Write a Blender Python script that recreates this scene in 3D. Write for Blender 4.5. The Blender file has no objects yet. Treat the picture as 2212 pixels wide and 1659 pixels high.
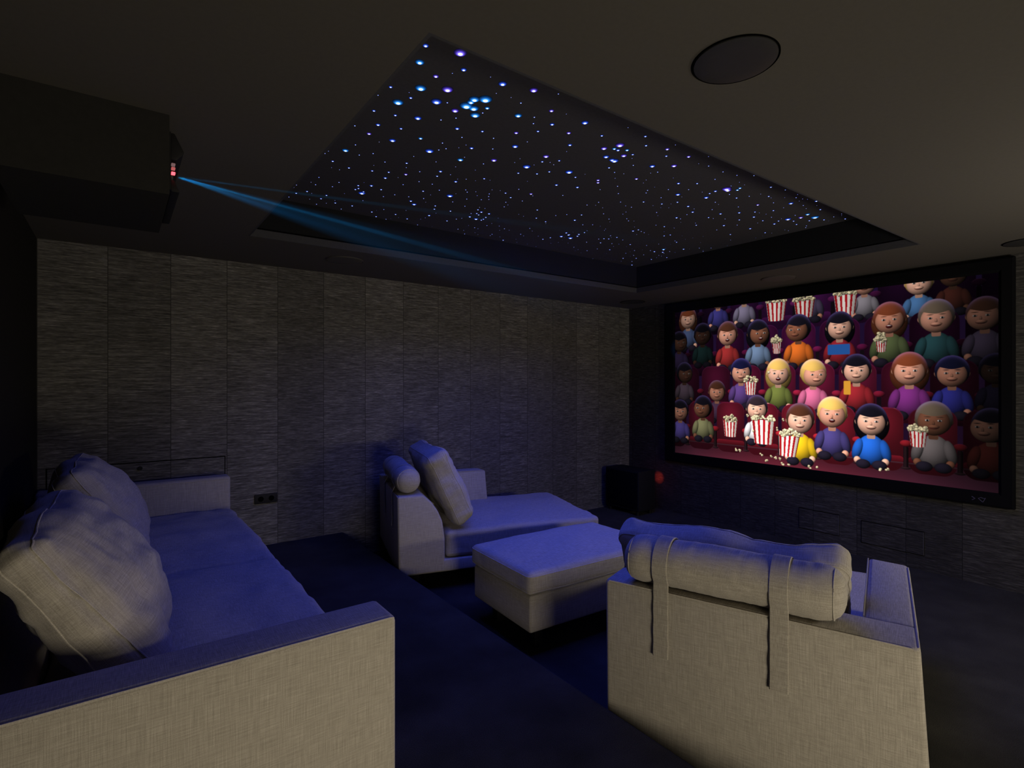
import bpy, bmesh, math, random
import numpy as np
from mathutils import Vector, Matrix, noise
from mathutils.bvhtree import BVHTree

S = bpy.context.scene
COL = S.collection
PI = math.pi

# ------------------------------------------------------------------ camera
FPX, CYPX = 1157.0, 825.0                    # focal length and horizon row in a 2212 x 1659 frame
YAW = math.atan2(851.0, FPX)
cam = bpy.data.cameras.new('camera')
cam.sensor_fit = 'HORIZONTAL'
cam.sensor_width = 36.0
cam.lens = 36.0 * FPX / 2212.0
cam.shift_y = -(829.5 - CYPX) / 2212.0
cam.clip_start = 0.02
co = bpy.data.objects.new('camera', cam)
COL.objects.link(co)
co.location = (0, 0, 0)
co.rotation_euler = (PI / 2, 0, -YAW)
S.camera = co

# ------------------------------------------------------------------ view, world, lights
S.view_settings.view_transform = 'Standard'
S.view_settings.look = 'None'
S.view_settings.exposure = 0.0
S.view_settings.gamma = 1.0
S.view_settings.use_curve_mapping = False
w = bpy.data.worlds.new('world')
S.world = w
w.use_nodes = True
w.node_tree.nodes['Background'].inputs[0].default_value = (0.9, 0.85, 0.8, 1)
w.node_tree.nodes['Background'].inputs[1].default_value = 0.0


def area(name, loc, direction, sx, sy, power, col, spread=PI):
    d = bpy.data.lights.new(name, 'AREA')
    d.shape = 'RECTANGLE'
    d.size, d.size_y = sx, sy
    d.energy = power
    d.color = col
    d.spread = spread
    o = bpy.data.objects.new(name, d)
    COL.objects.link(o)
    o.location = loc
    o.rotation_euler = Vector(direction).to_track_quat('-Z', 'Y').to_euler()
    return o


def spot(name, loc, target, power, col, angle, blend, radius=0.004):
    d = bpy.data.lights.new(name, 'SPOT')
    d.energy = power
    d.color = col
    d.spot_size = angle
    d.spot_blend = blend
    d.shadow_soft_size = radius
    o = bpy.data.objects.new(name, d)
    COL.objects.link(o)
    o.location = loc
    o.rotation_euler = (Vector(target) - Vector(loc)).to_track_quat('-Z', 'Y').to_euler()
    return o


# the room, camera at the origin: x runs towards the screen wall, y towards the fabric wall
XL, XR = -0.456, 5.634
YN, YF = -1.0, 4.955
ZC, ZU, ZL = 1.0, -1.40, -1.64              # ceiling, platform carpet, lower carpet
XSTEP = 1.70
PX0, PX1, PY0, PY1, PZ = 0.717, 4.705, 1.375, 4.03, 1.29      # the star recess in the ceiling

area('star_ceiling_glow', (2.78, 2.75, 1.262), (0, 0, -1), 2.9, 1.9, 36.0, (0.055, 0.095, 1.0), 2.3)
area('doorway_light', (0.95, -0.97, -1.00), (0.10, 1.0, 0.12), 0.9, 0.6, 33.0, (1.0, 0.87, 0.66))
area('rear_fill_light', (3.9, -0.97, -0.30), (0.05, 1.0, 0.45), 1.0, 0.4, 46.0, (1.0, 0.89, 0.74))  # unseen fill added to brighten the ceiling and carpet at the right
LENS = Vector((0.182, 2.52, 0.820))

# ------------------------------------------------------------------ material helpers
def new_mat(name):
    m = bpy.data.materials.new(name)
    m.use_nodes = True
    nt = m.node_tree
    nt.nodes.clear()
    return m, nt


class N:
    """small node-graph helper"""
    def __init__(self, nt):
        self.nt = nt

    def add(self, typ, **kw):
        n = self.nt.nodes.new(typ)
        for k, v in kw.items():
            setattr(n, k, v)
        return n

    def put(self, sock, v):
        if hasattr(v, 'is_linked') or isinstance(v, bpy.types.NodeSocket):
            self.nt.links.new(v, sock)
        else:
            sock.default_value = v

    def math(self, op, a, b=0.0, c=0.0):
        n = self.add('ShaderNodeMath', operation=op)
        self.put(n.inputs[0], a)
        self.put(n.inputs[1], b)
        self.put(n.inputs[2], c)
        return n.outputs[0]

    def vec(self, x, y, z):
        n = self.add('ShaderNodeCombineXYZ')
        for i, v in enumerate((x, y, z)):
            self.put(n.inputs[i], v)
        return n.outputs[0]

    def xyz(self, kind='Object'):
        t = self.add('ShaderNodeTexCoord')
        s = self.add('ShaderNodeSeparateXYZ')
        self.nt.links.new(t.outputs[kind], s.inputs[0])
        return s.outputs

    def noise(self, v, scale=1.0, detail=2.0, rough=0.5):
        n = self.add('ShaderNodeTexNoise')
        self.put(n.inputs['Vector'], v)
        n.inputs['Scale'].default_value = scale
        n.inputs['Detail'].default_value = detail
        n.inputs['Roughness'].default_value = rough
        return n.outputs['Fac']

    def ramp(self, fac, stops):
        n = self.add('ShaderNodeValToRGB')
        self.put(n.inputs[0], fac)
        e = n.color_ramp.elements
        while len(e) > 1:
            e.remove(e[-1])
        e[0].position, e[0].color = stops[0][0], (*stops[0][1], 1)
        for p, c in stops[1:]:
            x = e.new(p)
            x.color = (*c, 1)
        return n.outputs[0]

    def mix(self, fac, a, b, blend='MIX'):
        n = self.add('ShaderNodeMix', data_type='RGBA', blend_type=blend)
        self.put(n.inputs[0], fac)
        self.put(n.inputs[6], a)
        self.put(n.inputs[7], b)
        return n.outputs[2]

    def bump(self, h, strength, dist):
        n = self.add('ShaderNodeBump')
        n.inputs['Strength'].default_value = strength
        n.inputs['Distance'].default_value = dist
        self.put(n.inputs['Height'], h)
        return n.outputs[0]

    def bsdf(self, col, rough=0.8, spec=0.3, normal=None, sheen=0.0, metallic=0.0):
        b = self.add('ShaderNodeBsdfPrincipled')
        self.put(b.inputs['Base Color'], col if not isinstance(col, tuple) else (*col, 1))
        self.put(b.inputs['Roughness'], rough)
        b.inputs['Specular IOR Level'].default_value = spec
        b.inputs['Metallic'].default_value = metallic
        if sheen:
            b.inputs['Sheen Weight'].default_value = sheen
            b.inputs['Sheen Roughness'].default_value = 0.5
        if normal is not None:
            self.nt.links.new(normal, b.inputs['Normal'])
        o = self.add('ShaderNodeOutputMaterial')
        self.nt.links.new(b.outputs[0], o.inputs[0])
        return b


def plain(name, col, rough=0.6, spec=0.3, metallic=0.0, grain=0.06):
    m, nt = new_mat(name)
    g = N(nt)
    x, y, z = g.xyz()
    f = g.noise(g.vec(x, y, z), 60.0, 3.0)
    c = g.ramp(f, [(0.3, tuple(v * (1 - grain) for v in col)), (0.7, tuple(v * (1 + grain) for v in col))])
    g.bsdf(c, rough, spec, metallic=metallic)
    return m


def linen(name, tint=1.0):
    m, nt = new_mat(name)
    g = N(nt)
    x, y, z = g.xyz()
    up = g.noise(g.vec(g.math('MULTIPLY', x, 420), g.math('MULTIPLY', y, 420), g.math('MULTIPLY', z, 14)), 1.0, 1.0)
    ac = g.noise(g.vec(g.math('MULTIPLY', x, 16), g.math('MULTIPLY', y, 16), g.math('MULTIPLY', z, 420)), 1.0, 1.0)
    slub = g.noise(g.vec(g.math('MULTIPLY', x, 10), g.math('MULTIPLY', y, 10), g.math('MULTIPLY', z, 240)), 1.0, 2.0)
    slub2 = g.noise(g.vec(g.math('MULTIPLY', x, 260), g.math('MULTIPLY', y, 260), g.math('MULTIPLY', z, 7)), 1.0, 2.0)
    fine = g.noise(g.vec(x, y, z), 640.0, 1.0)
    h = g.math('ADD', g.math('MULTIPLY', up, 0.28), g.math('MULTIPLY', ac, 0.24))
    h = g.math('ADD', h, g.math('ADD', g.math('MULTIPLY', slub, 0.14), g.math('MULTIPLY', slub2, 0.10)))
    h = g.math('ADD', h, g.math('MULTIPLY', fine, 0.24))
    tn = g.add('ShaderNodeTexCoord')
    ns = g.add('ShaderNodeSeparateXYZ')
    nt.links.new(tn.outputs['Normal'], ns.inputs[0])
    flat = g.math('POWER', g.math('ABSOLUTE', ns.outputs[2]), 3.0)
    t1 = g.noise(g.vec(g.math('MULTIPLY', x, 420), g.math('MULTIPLY', y, 22), 0.0), 1.0, 1.0)
    t2 = g.noise(g.vec(g.math('MULTIPLY', x, 22), g.math('MULTIPLY', y, 420), 4.0), 1.0, 1.0)
    t3 = g.noise(g.vec(g.math('MULTIPLY', x, 12), g.math('MULTIPLY', y, 230), 9.0), 1.0, 2.0)
    ht = g.math('ADD', g.math('MULTIPLY', t1, 0.38), g.math('ADD', g.math('MULTIPLY', t2, 0.40), g.math('MULTIPLY', t3, 0.22)))
    h = g.math('ADD', g.math('MULTIPLY', h, g.math('SUBTRACT', 1.0, flat)), g.math('MULTIPLY', ht, flat))
    c = g.ramp(h, [(0.34, (0.27 * tint, 0.25 * tint, 0.21 * tint)), (0.5, (0.40 * tint, 0.37 * tint, 0.315 * tint)),
                   (0.66, (0.56 * tint, 0.525 * tint, 0.455 * tint))])
    g.bsdf(c, 0.95, 0.1, g.bump(h, 0.35, 0.003), sheen=0.15)
    return m


def grasscloth(name, axis, offset, tone):
    m, nt = new_mat(name)
    g = N(nt)
    xyz = g.xyz()
    a, z = xyz[axis], xyz[2]
    s = g.math('ADD', g.math('DIVIDE', a, 0.393), offset)
    sid = g.math('FLOOR', s)
    fr = g.math('FRACT', s)
    wn = g.add('ShaderNodeTexWhiteNoise', noise_dimensions='1D')
    g.put(wn.inputs['W'], sid)
    rid = wn.outputs['Value']
    shift = g.math('MULTIPLY', rid, 37.0)
    strand = g.noise(g.vec(g.math('ADD', g.math('MULTIPLY', a, 9.0), shift), shift, g.math('MULTIPLY', z, 150.0)), 1.0, 3.0, 0.65)
    fine = g.noise(g.vec(g.math('ADD', g.math('MULTIPLY', a, 26.0), shift), 3.0, g.math('MULTIPLY', z, 330.0)), 1.0, 1.0)
    blot = g.noise(g.vec(g.math('ADD', g.math('MULTIPLY', a, 1.5), shift), 7.0, g.math('MULTIPLY', z, 5.0)), 1.0, 2.0)
    h = g.math('ADD', g.math('MULTIPLY', strand, 0.62), g.math('ADD', g.math('MULTIPLY', fine, 0.28), g.math('MULTIPLY', blot, 0.10)))
    c = g.ramp(h, [(0.36, tuple(v * 0.35 for v in tone)), (0.5, tone), (0.60, tuple(v * 1.9 for v in tone)),
                   (0.70, tuple(v * 3.6 for v in tone))])
    lum = g.math('ADD', 0.82, g.math('MULTIPLY', rid, 0.36))
    c = g.mix(1.0, c, g.vec(lum, lum, lum), 'MULTIPLY')
    seam = g.math('LESS_THAN', fr, 0.011)
    c = g.mix(seam, c, (tone[0] * 0.3, tone[1] * 0.3, tone[2] * 0.3, 1))
    g.bsdf(c, 0.75, 0.25, g.bump(h, 0.4, 0.004))
    return m


def carpet(name, col):
    m, nt = new_mat(name)
    g = N(nt)
    x, y, z = g.xyz()
    v = g.vec(x, y, z)
    n1 = g.noise(v, 300.0, 2.0, 0.7)
    n2 = g.noise(v, 3.2, 3.0, 0.6)
    h = g.math('ADD', g.math('MULTIPLY', n1, 0.65), g.math('MULTIPLY', n2, 0.35))
    c = g.ramp(h, [(0.32, tuple(k * 0.25 for k in col)), (0.5, col), (0.68, tuple(k * 2.6 for k in col))])
    g.bsdf(c, 1.0, 0.0, g.bump(n1, 0.7, 0.006), sheen=0.07)
    return m


def emissive(name, col, strength):
    m, nt = new_mat(name)
    g = N(nt)
    e = g.add('ShaderNodeEmission')
    e.inputs[0].default_value = (*col, 1)
    e.inputs[1].default_value = strength
    o = g.add('ShaderNodeOutputMaterial')
    nt.links.new(e.outputs[0], o.inputs[0])
    return m


M_LINEN = linen('beige_linen')
M_PIPE = linen('linen_piping', 1.12)
M_STRAP = linen('linen_strap', 0.9)
M_FOOT = plain('dark_feet', (0.01, 0.01, 0.01))
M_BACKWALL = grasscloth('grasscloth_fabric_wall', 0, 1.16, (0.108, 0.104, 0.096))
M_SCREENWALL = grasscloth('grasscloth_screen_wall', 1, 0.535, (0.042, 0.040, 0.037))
M_LEFTWALL = plain('dark_side_wall', (0.02, 0.019, 0.017), 0.9, 0.1)
M_CEIL = plain('ceiling_paint', (0.10, 0.093, 0.08), 0.95, 0.05, grain=0.03)
M_PIT = plain('recess_sides_shaded', (0.014, 0.0145, 0.016), 0.9, 0.1)  # upper sides of the recess, their shade put into the colour
M_LIP = plain('recess_lip_lit', (0.065, 0.065, 0.072), 0.9, 0.1)  # lip of the same recess, painted paler as the lit band
M_STARPANEL = plain('star_panel_black', (0.07, 0.068, 0.072), 0.9, 0.05)
M_CARPET = carpet('navy_carpet', (0.027, 0.026, 0.022))
M_BLACK = plain('matt_black', (0.012, 0.012, 0.013), 0.7, 0.2)
M_VELVET = plain('black_velvet', (0.006, 0.006, 0.007), 0.95, 0.05)
M_GRILLE = plain('dark_speaker_grille', (0.03, 0.03, 0.03), 0.55, 0.35)
M_GAP = plain('shadow_gap', (0.003, 0.003, 0.003), 1.0, 0.0)
M_PLASTIC = plain('black_plastic', (0.012, 0.012, 0.013), 0.6, 0.2)
M_BOX = plain('projector_cover', (0.026, 0.0255, 0.024), 0.9, 0.08)
M_PALEGRILLE = plain('pale_speaker_grille', (0.085, 0.08, 0.07), 0.7, 0.2)
M_METAL = plain('dull_metal', (0.3, 0.3, 0.31), 0.4, 0.5, metallic=0.8)


# ------------------------------------------------------------------ object helpers
def obj(name, data, parent=None):
    o = bpy.data.objects.new(name, data)
    COL.objects.link(o)
    if parent:
        o.parent = parent
    return o


def tag(o, label, cat, group=None):
    o['label'] = label
    o['category'] = cat
    if group:
        o['group'] = group
    return o


def thing(name, label, cat, loc=(0, 0, 0), rz=0.0, group=None):
    o = bpy.data.objects.new(name, None)
    o.empty_display_size = 0.1
    COL.objects.link(o)
    o.location = loc
    o.rotation_euler = (0, 0, rz)
    return tag(o, label, cat, group)


def finish(bm, name, mat, parent=None, smooth=True):
    me = bpy.data.meshes.new(name)
    bmesh.ops.recalc_face_normals(bm, faces=bm.faces)
    bm.to_mesh(me)
    bm.free()
    me.materials.append(mat)
    if smooth:
        me.polygons.foreach_set('use_smooth', [True] * len(me.polygons))
        me.set_sharp_from_angle(angle=math.radians(42))
    return obj(name, me, parent)


def struct(o):
    o['kind'] = 'structure'
    return o


def add_box(bm, lo, hi):
    (x0, y0, z0), (x1, y1, z1) = lo, hi
    v = [bm.verts.new(p) for p in ((x0, y0, z0), (x1, y0, z0), (x1, y1, z0), (x0, y1, z0),
                                   (x0, y0, z1), (x1, y0, z1), (x1, y1, z1), (x0, y1, z1))]
    fs = [bm.faces.new([v[i] for i in f]) for f in
          ((3, 2, 1, 0), (4, 5, 6, 7), (0, 1, 5, 4), (1, 2, 6, 5), (2, 3, 7, 6), (3, 0, 4, 7))]
    return v, fs


def box(name, lo, hi, mat, parent=None, bevel=0.0, seg=3):
    bm = bmesh.new()
    add_box(bm, lo, hi)
    if bevel:
        bmesh.ops.bevel(bm, geom=bm.edges[:], offset=bevel, segments=seg, profile=0.5, affect='EDGES')
    return finish(bm, name, mat, parent)


def hexa(name, pts, mat, parent=None, bevel=0.0, seg=4):
    """eight corners: bottom loop then top loop"""
    bm = bmesh.new()
    v = [bm.verts.new(p) for p in pts]
    for f in ((3, 2, 1, 0), (4, 5, 6, 7), (0, 1, 5, 4), (1, 2, 6, 5), (2, 3, 7, 6), (3, 0, 4, 7)):
        bm.faces.new([v[i] for i in f])
    bmesh.ops.recalc_face_normals(bm, faces=bm.faces)
    if bevel:
        bmesh.ops.bevel(bm, geom=bm.edges[:], offset=bevel, segments=seg, profile=0.5, affect='EDGES')
    return finish(bm, name, mat, parent)


def prism(name, prof, y0, y1, mat, parent=None, bevel=0.0, seg=4):
    """a profile of (x, z) points carried from y0 to y1"""
    bm = bmesh.new()
    a = [bm.verts.new((x, y0, z)) for x, z in prof]
    b = [bm.verts.new((x, y1, z)) for x, z in prof]
    n = len(prof)
    bm.faces.new(a)
    bm.faces.new(b[::-1])
    for i in range(n):
        bm.faces.new((a[i], b[i], b[(i + 1) % n], a[(i + 1) % n]))
    bmesh.ops.recalc_face_normals(bm, faces=bm.faces)
    if bevel:
        bmesh.ops.bevel(bm, geom=bm.edges[:], offset=bevel, segments=seg, profile=0.5, affect='EDGES')
    return finish(bm, name, mat, parent)


def tube(name, pts, r, mat, parent=None, n=8, closed=False):
    bm = bmesh.new()
    P = [Vector(p) for p in pts]
    rings = []
    m = len(P)
    for i, p in enumerate(P):
        if closed:
            t = (P[(i + 1) % m] - P[i - 1]).normalized()
        else:
            t = (P[min(i + 1, m - 1)] - P[max(i - 1, 0)]).normalized()
        up = Vector((0, 0, 1)) if abs(t.z) < 0.9 else Vector((1, 0, 0))
        e1 = t.cross(up).normalized()
        e2 = t.cross(e1).normalized()
        rings.append([bm.verts.new(p + r * (math.cos(2 * PI * k / n) * e1 + math.sin(2 * PI * k / n) * e2)) for k in range(n)])
    for i in range(m if closed else m - 1):
        A, B = rings[i], rings[(i + 1) % m]
        for k in range(n):
            bm.faces.new((A[k], A[(k + 1) % n], B[(k + 1) % n], B[k]))
    if not closed:
        bm.faces.new(rings[0][::-1])
        bm.faces.new(rings[-1])
    return finish(bm, name, mat, parent)


def disc(bm, c, r, z0, z1, n=48, axis='Z', dome=0.0):
    """short cylinder along an axis"""
    def P(a, rr, t):
        u, v = rr * math.cos(a), rr * math.sin(a)
        if axis == 'Z':
            return (c[0] + u, c[1] + v, t)
        if axis == 'X':
            return (t, c[1] + u, c[2] + v)
        return (c[0] + u, t, c[2] + v)
    A = [bm.verts.new(P(2 * PI * k / n, r, z0)) for k in range(n)]
    B = [bm.verts.new(P(2 * PI * k / n, r, z1)) for k in range(n)]
    for k in range(n):
        bm.faces.new((A[k], A[(k + 1) % n], B[(k + 1) % n], B[k]))
    bm.faces.new(A[::-1])
    bm.faces.new(B)


SKIN = {}


def snap(o, pts, lift=0.0006):
    """lay seam points onto a cushion's skin"""
    out = []
    for p in pts:
        c, nn, _, _ = SKIN[o.name].find_nearest(Vector(p))
        out.append(c + nn * lift)
    return out


def rim(hx, hy, rr, z, n=14):
    """a rounded rectangle with points along its sides"""
    pts = []
    for qx, qy, a0 in ((1, 1, 0), (-1, 1, 90), (-1, -1, 180), (1, -1, 270)):
        for k in range(7):
            a = math.radians(a0 + 15 * k)
            pts.append(Vector((qx * (hx - rr) + rr * math.cos(a), qy * (hy - rr) + rr * math.sin(a), z)))
    out = []
    for i, p in enumerate(pts):
        q = pts[(i + 1) % len(pts)]
        m = max(1, int((q - p).length / 0.03))
        out += [p.lerp(q, k / m) for k in range(m)]
    return out


def cushion(name, half, r, bulge, mat, parent=None, wrinkle=0.004, seed=0, side=0.012, mtx=None, n=34, pinch=0.0, knife=0.0):
    """a stuffed cushion: rounded box, crowned on its two large faces (local z), creased by soft noise"""
    bm = bmesh.new()
    bmesh.ops.create_cube(bm, size=2.0)
    bmesh.ops.subdivide_edges(bm, edges=bm.edges[:], cuts=n, use_grid_fill=True)
    h = Vector(half)
    inner = Vector((h.x - r, h.y - r, h.z - min(r, h.z * 0.999)))
    rz = min(r, h.z)
    off = Vector((seed * 3.7, seed * 1.9, seed * 5.3))
    for v in bm.verts:
        c = Vector([math.sin(t * PI / 2) if abs(t) < 1 else t for t in v.co])
        p = Vector((c.x * h.x, c.y * h.y, c.z * h.z))
        q = Vector((max(-inner.x, min(inner.x, p.x)), max(-inner.y, min(inner.y, p.y)), max(-inner.z, min(inner.z, p.z))))
        d = p - q
        if d.length > 1e-6:
            L = d.length
            p = q + Vector((d.x / L * r, d.y / L * r, d.z / L * rz))
        u, t = p.x / h.x, p.y / h.y
        crown = max(0.0, 1 - u * u) ** 0.7 * max(0.0, 1 - t * t) ** 0.7
        edge = 1.0 - knife * (1.0 - crown)
        p.z = p.z * edge + (p.z / h.z) * bulge * crown
        zz = max(0.0, 1 - (p.z / (h.z + bulge)) ** 2)
        p.x += math.copysign(side, u) * (1 - t * t) * zz * abs(u) ** 3
        p.y += math.copysign(side, t) * (1 - u * u) * zz * abs(t) ** 3
        if pinch:
            k = pinch * (abs(u) * abs(t)) ** 4
            p.x += math.copysign(k, u)
            p.y += math.copysign(k, t)
        s = noise.noise(p * 4.0 + off) * 2.2 + noise.noise(Vector((p.x * 7, p.y * 22, p.z * 9)) + off) * 0.9 \
            + noise.noise(Vector((p.x * 26, p.y * 8, p.z * 12)) - off) * 0.6
        nrm = Vector((u ** 5, t ** 5, p.z / h.z)).normalized()
        p += nrm * s * wrinkle
        v.co = p
    bmesh.ops.recalc_face_normals(bm, faces=bm.faces)
    tree = BVHTree.FromBMesh(bm)
    o = finish(bm, name, mat, parent)
    SKIN[o.name] = tree
    if mtx is not None:
        o.matrix_local = mtx
    return o


def frame_mtx(origin, ex, ey):
    ex = Vector(ex).normalized()
    ey = Vector(ey)
    ey = (ey - ex * ey.dot(ex)).normalized()
    ez = ex.cross(ey)
    return Matrix(((ex.x, ey.x, ez.x, origin[0]), (ex.y, ey.y, ez.y, origin[1]), (ex.z, ey.z, ez.z, origin[2]), (0, 0, 0, 1)))


# ------------------------------------------------------------------ the room
def quad_wall(name, lo, hi, mat):
    return struct(box(name, lo, hi, mat))


T = 0.15
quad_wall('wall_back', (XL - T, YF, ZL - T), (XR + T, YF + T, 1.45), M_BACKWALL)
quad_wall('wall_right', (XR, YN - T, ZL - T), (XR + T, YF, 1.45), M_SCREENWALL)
quad_wall('wall_left', (XL - T, YN - T, ZL - T), (XL, YF, 1.45), M_LEFTWALL)
quad_wall('wall_front', (XL, YN - T, ZL - T), (XR, YN, 1.45), M_LEFTWALL)

bm = bmesh.new()                                         # lower carpet, riser and platform in one run of carpet
pr = [(XL, ZU), (XSTEP - 0.02, ZU), (XSTEP - 0.006, ZU - 0.006), (XSTEP, ZU - 0.02), (XSTEP, ZL), (XR, ZL), (XR, ZL - T), (XL, ZL - T)]
A = [bm.verts.new((x, YN, z)) for x, z in pr]
B = [bm.verts.new((x, YF, z)) for x, z in pr]
for i in range(len(pr)):
    j = (i + 1) % len(pr)
    bm.faces.new((A[i], B[i], B[j], A[j]))
bm.faces.new(A)
bm.faces.new(B[::-1])
struct(finish(bm, 'floor', M_CARPET, smooth=False))

bm = bmesh.new()                                         # the ceiling with the opening of the star recess
for lo, hi in (((XL, YN, ZC), (PX0, YF, 1.44)), ((PX1, YN, ZC), (XR, YF, 1.44)),
               ((PX0, YN, ZC), (PX1, PY0, 1.44)), ((PX0, PY1, ZC), (PX1, YF, 1.44))):
    add_box(bm, lo, hi)
struct(finish(bm, 'ceiling', M_CEIL, smooth=False))

bm = bmesh.new()                                         # lining of the recess: a lip, a light slot, the upper sides
def ring(bm, g, z0, z1, t=0.012):
    x0, x1, y0, y1 = PX0 + g, PX1 - g, PY0 + g, PY1 - g
    for lo, hi in (((x0, y0, z0), (x0 + t, y1, z1)), ((x1 - t, y0, z0), (x1, y1, z1)),
                   ((x0 + t, y0, z0), (x1 - t, y0 + t, z1)), ((x0 + t, y1 - t, z0), (x1 - t, y1, z1))):
        add_box(bm, lo, hi)
ring(bm, 0.0005, ZC + 0.0005, 1.054)
struct(finish(bm, 'trim_3', M_LIP, smooth=False))
bm = bmesh.new()
ring(bm, 0.0005, 1.066, PZ - 0.0005)
struct(finish(bm, 'trim_1', M_PIT, smooth=False))
bm = bmesh.new()
ring(bm, 0.0002, 1.0545, 1.0655, 0.003)
struct(finish(bm, 'trim_2', M_GAP, smooth=False))

# ------------------------------------------------------------------ the star ceiling
sp = thing('star_ceiling_panel', 'black ceiling panel strewn with glowing blue fibre optic stars, set in the recess', 'star ceiling', (2.7, 2.7, PZ))
box('backing_panel', (PX0 + 0.001 - 2.7, PY0 + 0.001 - 2.7, 0), (PX1 - 0.001 - 2.7, PY1 - 0.001 - 2.7, 0.02), M_STARPANEL, sp)

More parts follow.
